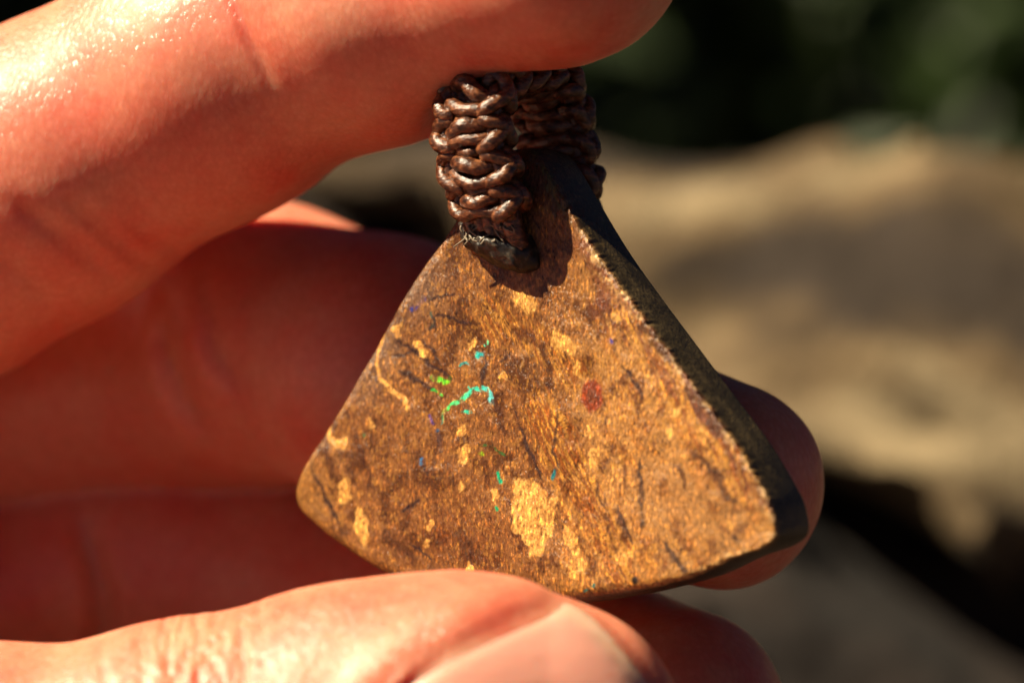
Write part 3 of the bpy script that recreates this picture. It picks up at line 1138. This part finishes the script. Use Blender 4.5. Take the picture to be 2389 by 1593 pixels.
TH = [(1275, 1714, 322, -11.5), (1060, 1708, 350, -11.5), (830, 1730, 352, -11), (430, 1812, 342, -10), (-50, 1885, 362, -8), (-750, 1990, 430, -4)]
TJ = [(W(x, y, Y), R(r, Y)) for x, y, r, Y in TH]
TH_CMC = (W(-2300, 1850, 10), 15.0)
WRIST_A = (W(-3350, 1300, 22), 17.0)
WRIST_B = (W(-3350, 1750, 20), 17.0)
ARM_A = (W(-5200, 1400, -10), 24.0)
ARM_B = (W(-5200, 1900, -10), 24.0)
TFLAT = 0.94

NAIL_PX = [(975, 1570), (1030, 1532), (1100, 1498), (1190, 1455), (1260, 1425), (1315, 1406), (1352, 1420), (1400, 1460), (1470, 1540), (1515, 1605),
           (1535, 1690), (1515, 1790), (1450, 1860), (1300, 1905), (1100, 1925), (960, 1890), (905, 1800), (895, 1700), (925, 1620)]


def px_front(p):
    """where a point near the front of the hand sits on the thumb's front plane, in photograph pixels of that plane"""
    k = CAM_D / (CAM_D + p[:, 1])
    return np.stack([p[:, 0] * k * PXMM + 1194.5, 796.5 - p[:, 2] * k * PXMM], 1)


T_AX = (TJ[0][0] - TJ[3][0])
T_AX = T_AX / np.linalg.norm(T_AX)
THUMB_LINES = [([(385, 1440), (390, 1507), (397, 1558), (402, 1640)], 0.34, 10), ([(470, 1440), (455, 1510), (415, 1580), (400, 1660)], 0.40, 10),
               ([(560, 1440), (563, 1500), (569, 1545), (560, 1650)], 0.5, 9), ([(603, 1400), (608, 1440), (611, 1490)], 0.25, 7),
               ([(330, 1500), (335, 1600), (330, 1680)], 0.35, 12), ([(230, 1520), (250, 1600), (255, 1690)], 0.3, 12),
               ([(480, 1520), (520, 1575), (515, 1660)], 0.35, 9), ([(425, 1460), (430, 1490), (445, 1520)], 0.25, 7)]
INDEX_LINES = [([(530, -140), (548, 0), (575, 80), (600, 125), (640, 210)], 0.26, 17), ([(535, -140), (560, 30), (620, 160), (700, 260), (800, 350), (850, 400)], 0.55, 95),
               ([(30, 470), (150, 560), (260, 650)], 0.35, 26), ([(160, 470), (260, 560), (360, 625)], 0.3, 24), ([(-60, 560), (60, 650), (120, 720)], 0.35, 30),
               ([(300, 520), (360, 570), (430, 600)], 0.2, 20)]
MIDDLE_LINES = [([(395, 680), (385, 800), (430, 930), (480, 1010)], 1.1, 34), ([(480, 650), (500, 800), (560, 900)], 0.6, 30)]
RING_LINES = [([(180, 1200), (215, 1300), (240, 1420), (230, 1560)], 1.2, 32)]


def finger_sdf(p, L, k=2.5):
    d = None
    for (a, ra), (b, rb) in zip(L[:-1], L[1:]):
        e = cone(p, a, b, ra, rb)
        d = e if d is None else smin(d, e, k)
    return d


def groove(p, lines, ylim):
    q = px_front(p)
    lo = np.zeros(len(p))
    for pts, dep, wid in lines:
        d, t = seg_dist(q, pts)
        lo += dep * np.exp(-(d / wid) ** 2) * (1 - 0.75 * np.abs(2 * t - 1) ** 2.5)
    return lo * sstep(ylim + 3, ylim - 1, p[:, 1])


NAIL_PX = [tuple(p) for p in catmull(NAIL_PX + [NAIL_PX[0]], 120)[:-1]]
# stone as a set of planes, for the dents it presses into the flesh
tri_uv = [(to_uv(1205, 345), to_uv(677, 1150)), (to_uv(677, 1150), to_uv(890, 1338)), (to_uv(890, 1338), to_uv(1250, 1412)),
          (to_uv(1250, 1412), to_uv(1790, 1275)), (to_uv(1800, 1240), to_uv(1240, 345))]


def stone_sdf(p):
    q = p - P0
    u, v, w = q @ UU, q @ VV, -(q @ NRM)
    d = np.maximum(-w, w - THICK)
    for a, b in tri_uv:
        t = (b - a) / np.linalg.norm(b - a)
        n = np.array([t[1], -t[0]])
        if n @ (np.array(to_uv(1230, 980)) - a) > 0:
            n = -n
        d = smax(d, (u - a[0]) * n[0] + (v - a[1]) * n[1], 0.6)
    return d


BAIL_TOP = [bail_point(b, BS[np.argmax(BP[:, 1])], -3.6) for b in (-0.4, 1.2)]


def hand_sdf(p, detail=True):
    d = None
    for name in ('index', 'middle', 'ring', 'pinky'):
        e = finger_sdf(p, FJ[name])
        if detail:
            ln = {'index': INDEX_LINES, 'middle': MIDDLE_LINES, 'ring': RING_LINES}.get(name)
            if ln:
                e = e + groove(p, ln, {'index': 14, 'middle': 34, 'ring': 38}[name])
        d = e if d is None else smin(d, e, 0.8)
    # palm: one metacarpal each, then the wrist
    palm = None
    for i, name in enumerate(('index', 'middle', 'ring', 'pinky')):
        a, ra = FJ[name][-1]
        t = i / 3.0
        b = WRIST_A[0] * (1 - t) + WRIST_B[0] * t
        e = cone(p, a, b, ra * 1.05, 15.0)
        palm = e if palm is None else smin(palm, e, 9.0)
    arm = smin(cone(p, WRIST_A[0], ARM_A[0], 17, 24), cone(p, WRIST_B[0], ARM_B[0], 17, 24), 12.0)
    palm = smin(palm, arm, 12.0)
    # thumb, flattened front to back
    ps = p.copy()
    yc = np.interp(p[:, 0], [TJ[5][0][0], TJ[3][0][0], TJ[0][0][0]], [TJ[5][0][1], TJ[3][0][1], TJ[0][0][1]])
    ps[:, 1] = (p[:, 1] - yc) / TFLAT + yc
    th = finger_sdf(ps, TJ, 3.0) * 0.9
    thenar = cone(p, TJ[5][0], TH_CMC[0], 12.5, 19.0)
    th = smin(th, smin(thenar, cone(p, TH_CMC[0], WRIST_B[0], 19, 18), 8.0), 6.0)
    if detail:
        m = (p[:, 1] < yc + 2) & (p[:, 0] > -35)
        if m.any():
            pp = p[m]
            q = px_front(pp)
            fw = sstep(yc[m] + 1.5, yc[m] - 2.0, pp[:, 1])
            e = poly_sd(q, NAIL_PX) / PXMM
            free = sstep(0.0, 1.0, ((q - np.array([1315, 1406])) @ np.array([0.80, 0.60])) / 40.0)     # beyond the free edge
            fold = 0.42 * np.exp(-((e - 2.3) / 1.5) ** 2) * (1 - free)
            bed = -0.26 * sstep(1.3, -0.2, e) * (1 - free) - 0.30 * sstep(0.3, -0.4, e) * free
            pulp = -0.35 * np.exp(-((e - 0.5) / 0.6) ** 2) * free
            cut = 0.25 * np.exp(-((e - 0.5) / 0.35) ** 2) * np.exp(-(((q - np.array([935, 1580])) / 70.0) ** 2).sum(1)) * (0.5 + fbm(np.column_stack([q / 14.0, q[:, 0] * 0]), 2, 8))
            add = (fold + bed + pulp + cut) * fw
            add -= groove(pp, THUMB_LINES, 30) * fw * 0.45
            wr = (fbm(np.column_stack([q[:, 0] / 26.0, q[:, 1] / 60.0, q[:, 0] * 0]), 3, 12) - 0.5) * 0.35
            rid = np.abs(fbm(np.column_stack([q[:, 0] / 22.0 + q[:, 1] / 200.0, q[:, 1] / 75.0, q[:, 0] * 0]), 3, 19) - 0.5)
            wr = wr - 0.22 * sstep(0.09, 0.0, rid)
            add += wr * np.exp(-((q[:, 0] - 470) / 170) ** 2) * fw
            th = th.copy()
            th[m] -= add * 0.8
    d = smin(d, palm, 9.0)
    d = smin(d, th, 1.0)
    web = cone(p, (FJ['index'][-1][0] * 0.6 + TJ[5][0] * 0.4), TH_CMC[0], 7.0, 14.0)
    d = smin(d, web, 10.0)
    d = d + (fbm(p / 9.0, 2, 44) - 0.5) * 0.5
    if detail:
        d = smax(d, -(stone_sdf(p) - 0.03), 0.8)
        d = smax(d, -(cone(p, BAIL_TOP[0], BAIL_TOP[1], 5.6, 5.6)), 1.5)
    return d


def in_frame(c, m=0):
    q = px_front(c)
    return (np.abs(q[:, 0] - 1194) < 1270 + m) & (np.abs(q[:, 1] - 796) < 870 + m)


base = lambda p: hand_sdf(p, False)
hv, hf = surface_nets(base, (-165, -40, -62), (26, 72, 38), 0.9)
hv = project(hv, base, 1)
for lim in (70, 17):            # finer mesh on what is seen close up
    hq = np.array([f for f in hf if len(f) == 4]) if isinstance(hf, list) else hf
    ng = [f for f in hf if len(f) != 4] if isinstance(hf, list) else []
    fc = hv[hq].mean(1)
    nn = np.cross(hv[hq[:, 2]] - hv[hq[:, 0]], hv[hq[:, 3]] - hv[hq[:, 1]])
    seen = in_frame(fc) & (nn[:, 1] < 0.2 * np.linalg.norm(nn, axis=1)) & (fc[:, 1] < lim)
    # never touch a quad that borders an n-gon of the step before
    if ng:
        used = np.zeros(len(hv), bool)
        used[np.concatenate([np.array(f) for f in ng])] = True
        seen &= ~used[hq].any(1)
    hv, hf = subdivide_quads(hv, hq, seen)
    hf = hf + ng
sel = in_frame(hv, 60)
p = hv[sel]
for _ in range(3):
    b0 = base(p)
    eps = 0.06
    g = np.stack([(base(p + eps * np.eye(3)[k]) - b0) / eps for k in range(3)], 1)
    g /= np.maximum(np.linalg.norm(g, axis=1), 0.3)[:, None]
    p = p - np.clip(hand_sdf(p, True), -0.7, 0.7)[:, None] * g * 0.95
hv[sel] = p
hand_o = np.array([-60.0, 20.0, -40.0])
hand = link('hand', mesh_from('hand', hv, hf, origin=hand_o), SKIN, origin=hand_o, cat='hand',
            label='bare left hand pinching the opal pendant between thumb and fingers')


def plate(name, poly_px, lift, edge_pt, edge_dir):
    """a nail: grid over the outline, laid on the front of the thumb"""
    step = 9.0
    P = np.array(poly_px, float)
    xs = np.arange(P[:, 0].min() - step, P[:, 0].max() + 2 * step, step)
    ys = np.arange(P[:, 1].min() - step, P[:, 1].max() + 2 * step, step)
    X, Y = np.meshgrid(xs, ys, indexing='ij')
    q = np.column_stack([X.ravel(), Y.ravel()])
    sd = poly_sd(q, P)
    # pull the points of the rim onto the outline
    for _ in range(3):
        e = 1.0
        g = np.column_stack([(poly_sd(q + [e, 0], P) - poly_sd(q - [e, 0], P)) / 2, (poly_sd(q + [0, e], P) - poly_sd(q - [0, e], P)) / 2])
        out = np.maximum(sd, 0)
        q = q - g * out[:, None]
        sd = poly_sd(q, P)
    # smooth front of the thumb without folds
    yy = np.full(len(q), -25.0)
    for _ in range(40):
        k = (CAM_D + yy) / CAM_D
        p = np.column_stack([(q[:, 0] - 1194.5) / PXMM * k, yy, (796.5 - q[:, 1]) / PXMM * k])
        yc = np.interp(p[:, 0], [TJ[5][0][0], TJ[3][0][0], TJ[0][0][0]], [TJ[5][0][1], TJ[3][0][1], TJ[0][0][1]])
        ps = p.copy()
        ps[:, 1] = (p[:, 1] - yc) / TFLAT + yc
        yy = np.minimum(yy + np.maximum(finger_sdf(ps, TJ, 3.0), -1) * 0.7, -3.0)
    fd = (q - np.array(edge_pt)) @ np.array(edge_dir)
    free = sstep(-25, 25, fd)
    e = -sd / PXMM
    h = lift + 0.10 * sstep(0, 2.5, e) - (0.36 * (1 - free) + 0.28 * free) * sstep(1.2, 0.0, e)
    yy = yy - h
    k = (CAM_D + yy) / CAM_D
    top = np.column_stack([(q[:, 0] - 1194.5) / PXMM * k, yy, (796.5 - q[:, 1]) / PXMM * k])
    bot = top + np.array([0, 0.45, 0])
    n1, n2 = X.shape
    i, j = np.meshgrid(np.arange(n1 - 1), np.arange(n2 - 1), indexing='ij')
    a = (i * n2 + j).ravel()
    quad = np.stack([a, a + n2, a + n2 + 1, a + 1], 1)
    ar = np.abs(np.cross(q[quad[:, 2]] - q[quad[:, 0]], q[quad[:, 3]] - q[quad[:, 1]]))
    quad = quad[ar > 2.0]
    # rim
    ed = {}
    for f in quad.tolist():
        for x, y in zip(f, f[1:] + f[:1]):
            ed[(x, y)] = 1
    rim = [(x, y) for (x, y) in ed if (y, x) not in ed]
    n = len(q)
    F = [tuple(f[::-1]) for f in quad.tolist()] + [tuple(v + n for v in f) for f in quad.tolist()] + [(x, y, y + n, x + n) for x, y in rim]
    me = mesh_from(name, np.vstack([top, bot]), F, origin=hand_o)
    # length-wise place: pale towards the free edge
    fe = np.clip(sstep(45, 12, np.where(fd > -260, -sd, 999)) * sstep(-60, -15, fd), 0, 1)
    at = me.attributes.new('edge', 'FLOAT', 'POINT')
    at.data.foreach_set('value', np.concatenate([fe, fe]).astype(np.float32))
    return link(name, me, NAIL, hand)


plate('thumb_nail', NAIL_PX, 0.05, (1315, 1406), (0.80, 0.60))


def back_nail(joint_tip, joint_prev, away, width, length):
    """fingernail on the far side of a fingertip"""
    tip, rt = joint_tip
    prev, rp = joint_prev
    ax = (tip - prev) / np.linalg.norm(tip - prev)
    up = np.array(away, float)
    up -= ax * (up @ ax)
    up /= np.linalg.norm(up)
    sd = np.cross(ax, up)
    V, F = [], []
    n1, n2 = 14, 12
    for lay in (0, 1):
        for i in range(n1):
            for k in range(n2):
                s = -0.85 * length + length * i / (n1 - 1)
                an = (k / (n2 - 1) - 0.5) * 2 * math.asin(min(0.95, width / 2 / rt))
                cor = 1 - 0.25 * abs(2 * k / (n2 - 1) - 1) ** 3
                rr = rt + (0.22 if lay == 0 else -0.3)
                drop = max(0, s) ** 2 / (1.9 * rt)
                V.append(tip + ax * s * cor + up * (rr * math.cos(an) - drop) + sd * rr * math.sin(an))
    N = n1 * n2
    for i in range(n1 - 1):
        for k in range(n2 - 1):
            a = i * n2 + k
            F.append((a, a + n2, a + n2 + 1, a + 1))
            F.append((N + a, N + a + 1, N + a + n2 + 1, N + a + n2))
    rim = [(i, 0) for i in range(n1)] + [(n1 - 1, k) for k in range(1, n2)] + [(i, n2 - 1) for i in range(n1 - 2, -1, -1)] + [(0, k) for k in range(n2 - 2, 0, -1)]
    rim = [i * n2 + k for i, k in rim]
    for a, b in zip(rim, rim[1:] + rim[:1]):
        F.append((a, N + a, N + b, b))
    me = mesh_from('fingernail', np.array(V), F, origin=hand_o)
    at = me.attributes.new('edge', 'FLOAT', 'POINT')
    ev = [1.0 if (v % N) // n2 >= n1 - 2 else 0.2 for v in range(2 * N)]
    at.data.foreach_set('value', ev)
    link('fingernail', me, NAIL, hand)


back_nail(FJ['index'][0], FJ['index'][1], (0.2, 0.75, 0.65), 11, 11)
back_nail(FJ['middle'][0], FJ['middle'][1], (0.0, 1.0, 0.25), 10, 10.5)
back_nail(FJ['ring'][0], FJ['ring'][1], (0.3, 0.95, 0.1), 10, 10.5)
back_nail(FJ['pinky'][0], FJ['pinky'][1], (0.3, 0.95, 0.05), 8.5, 9)
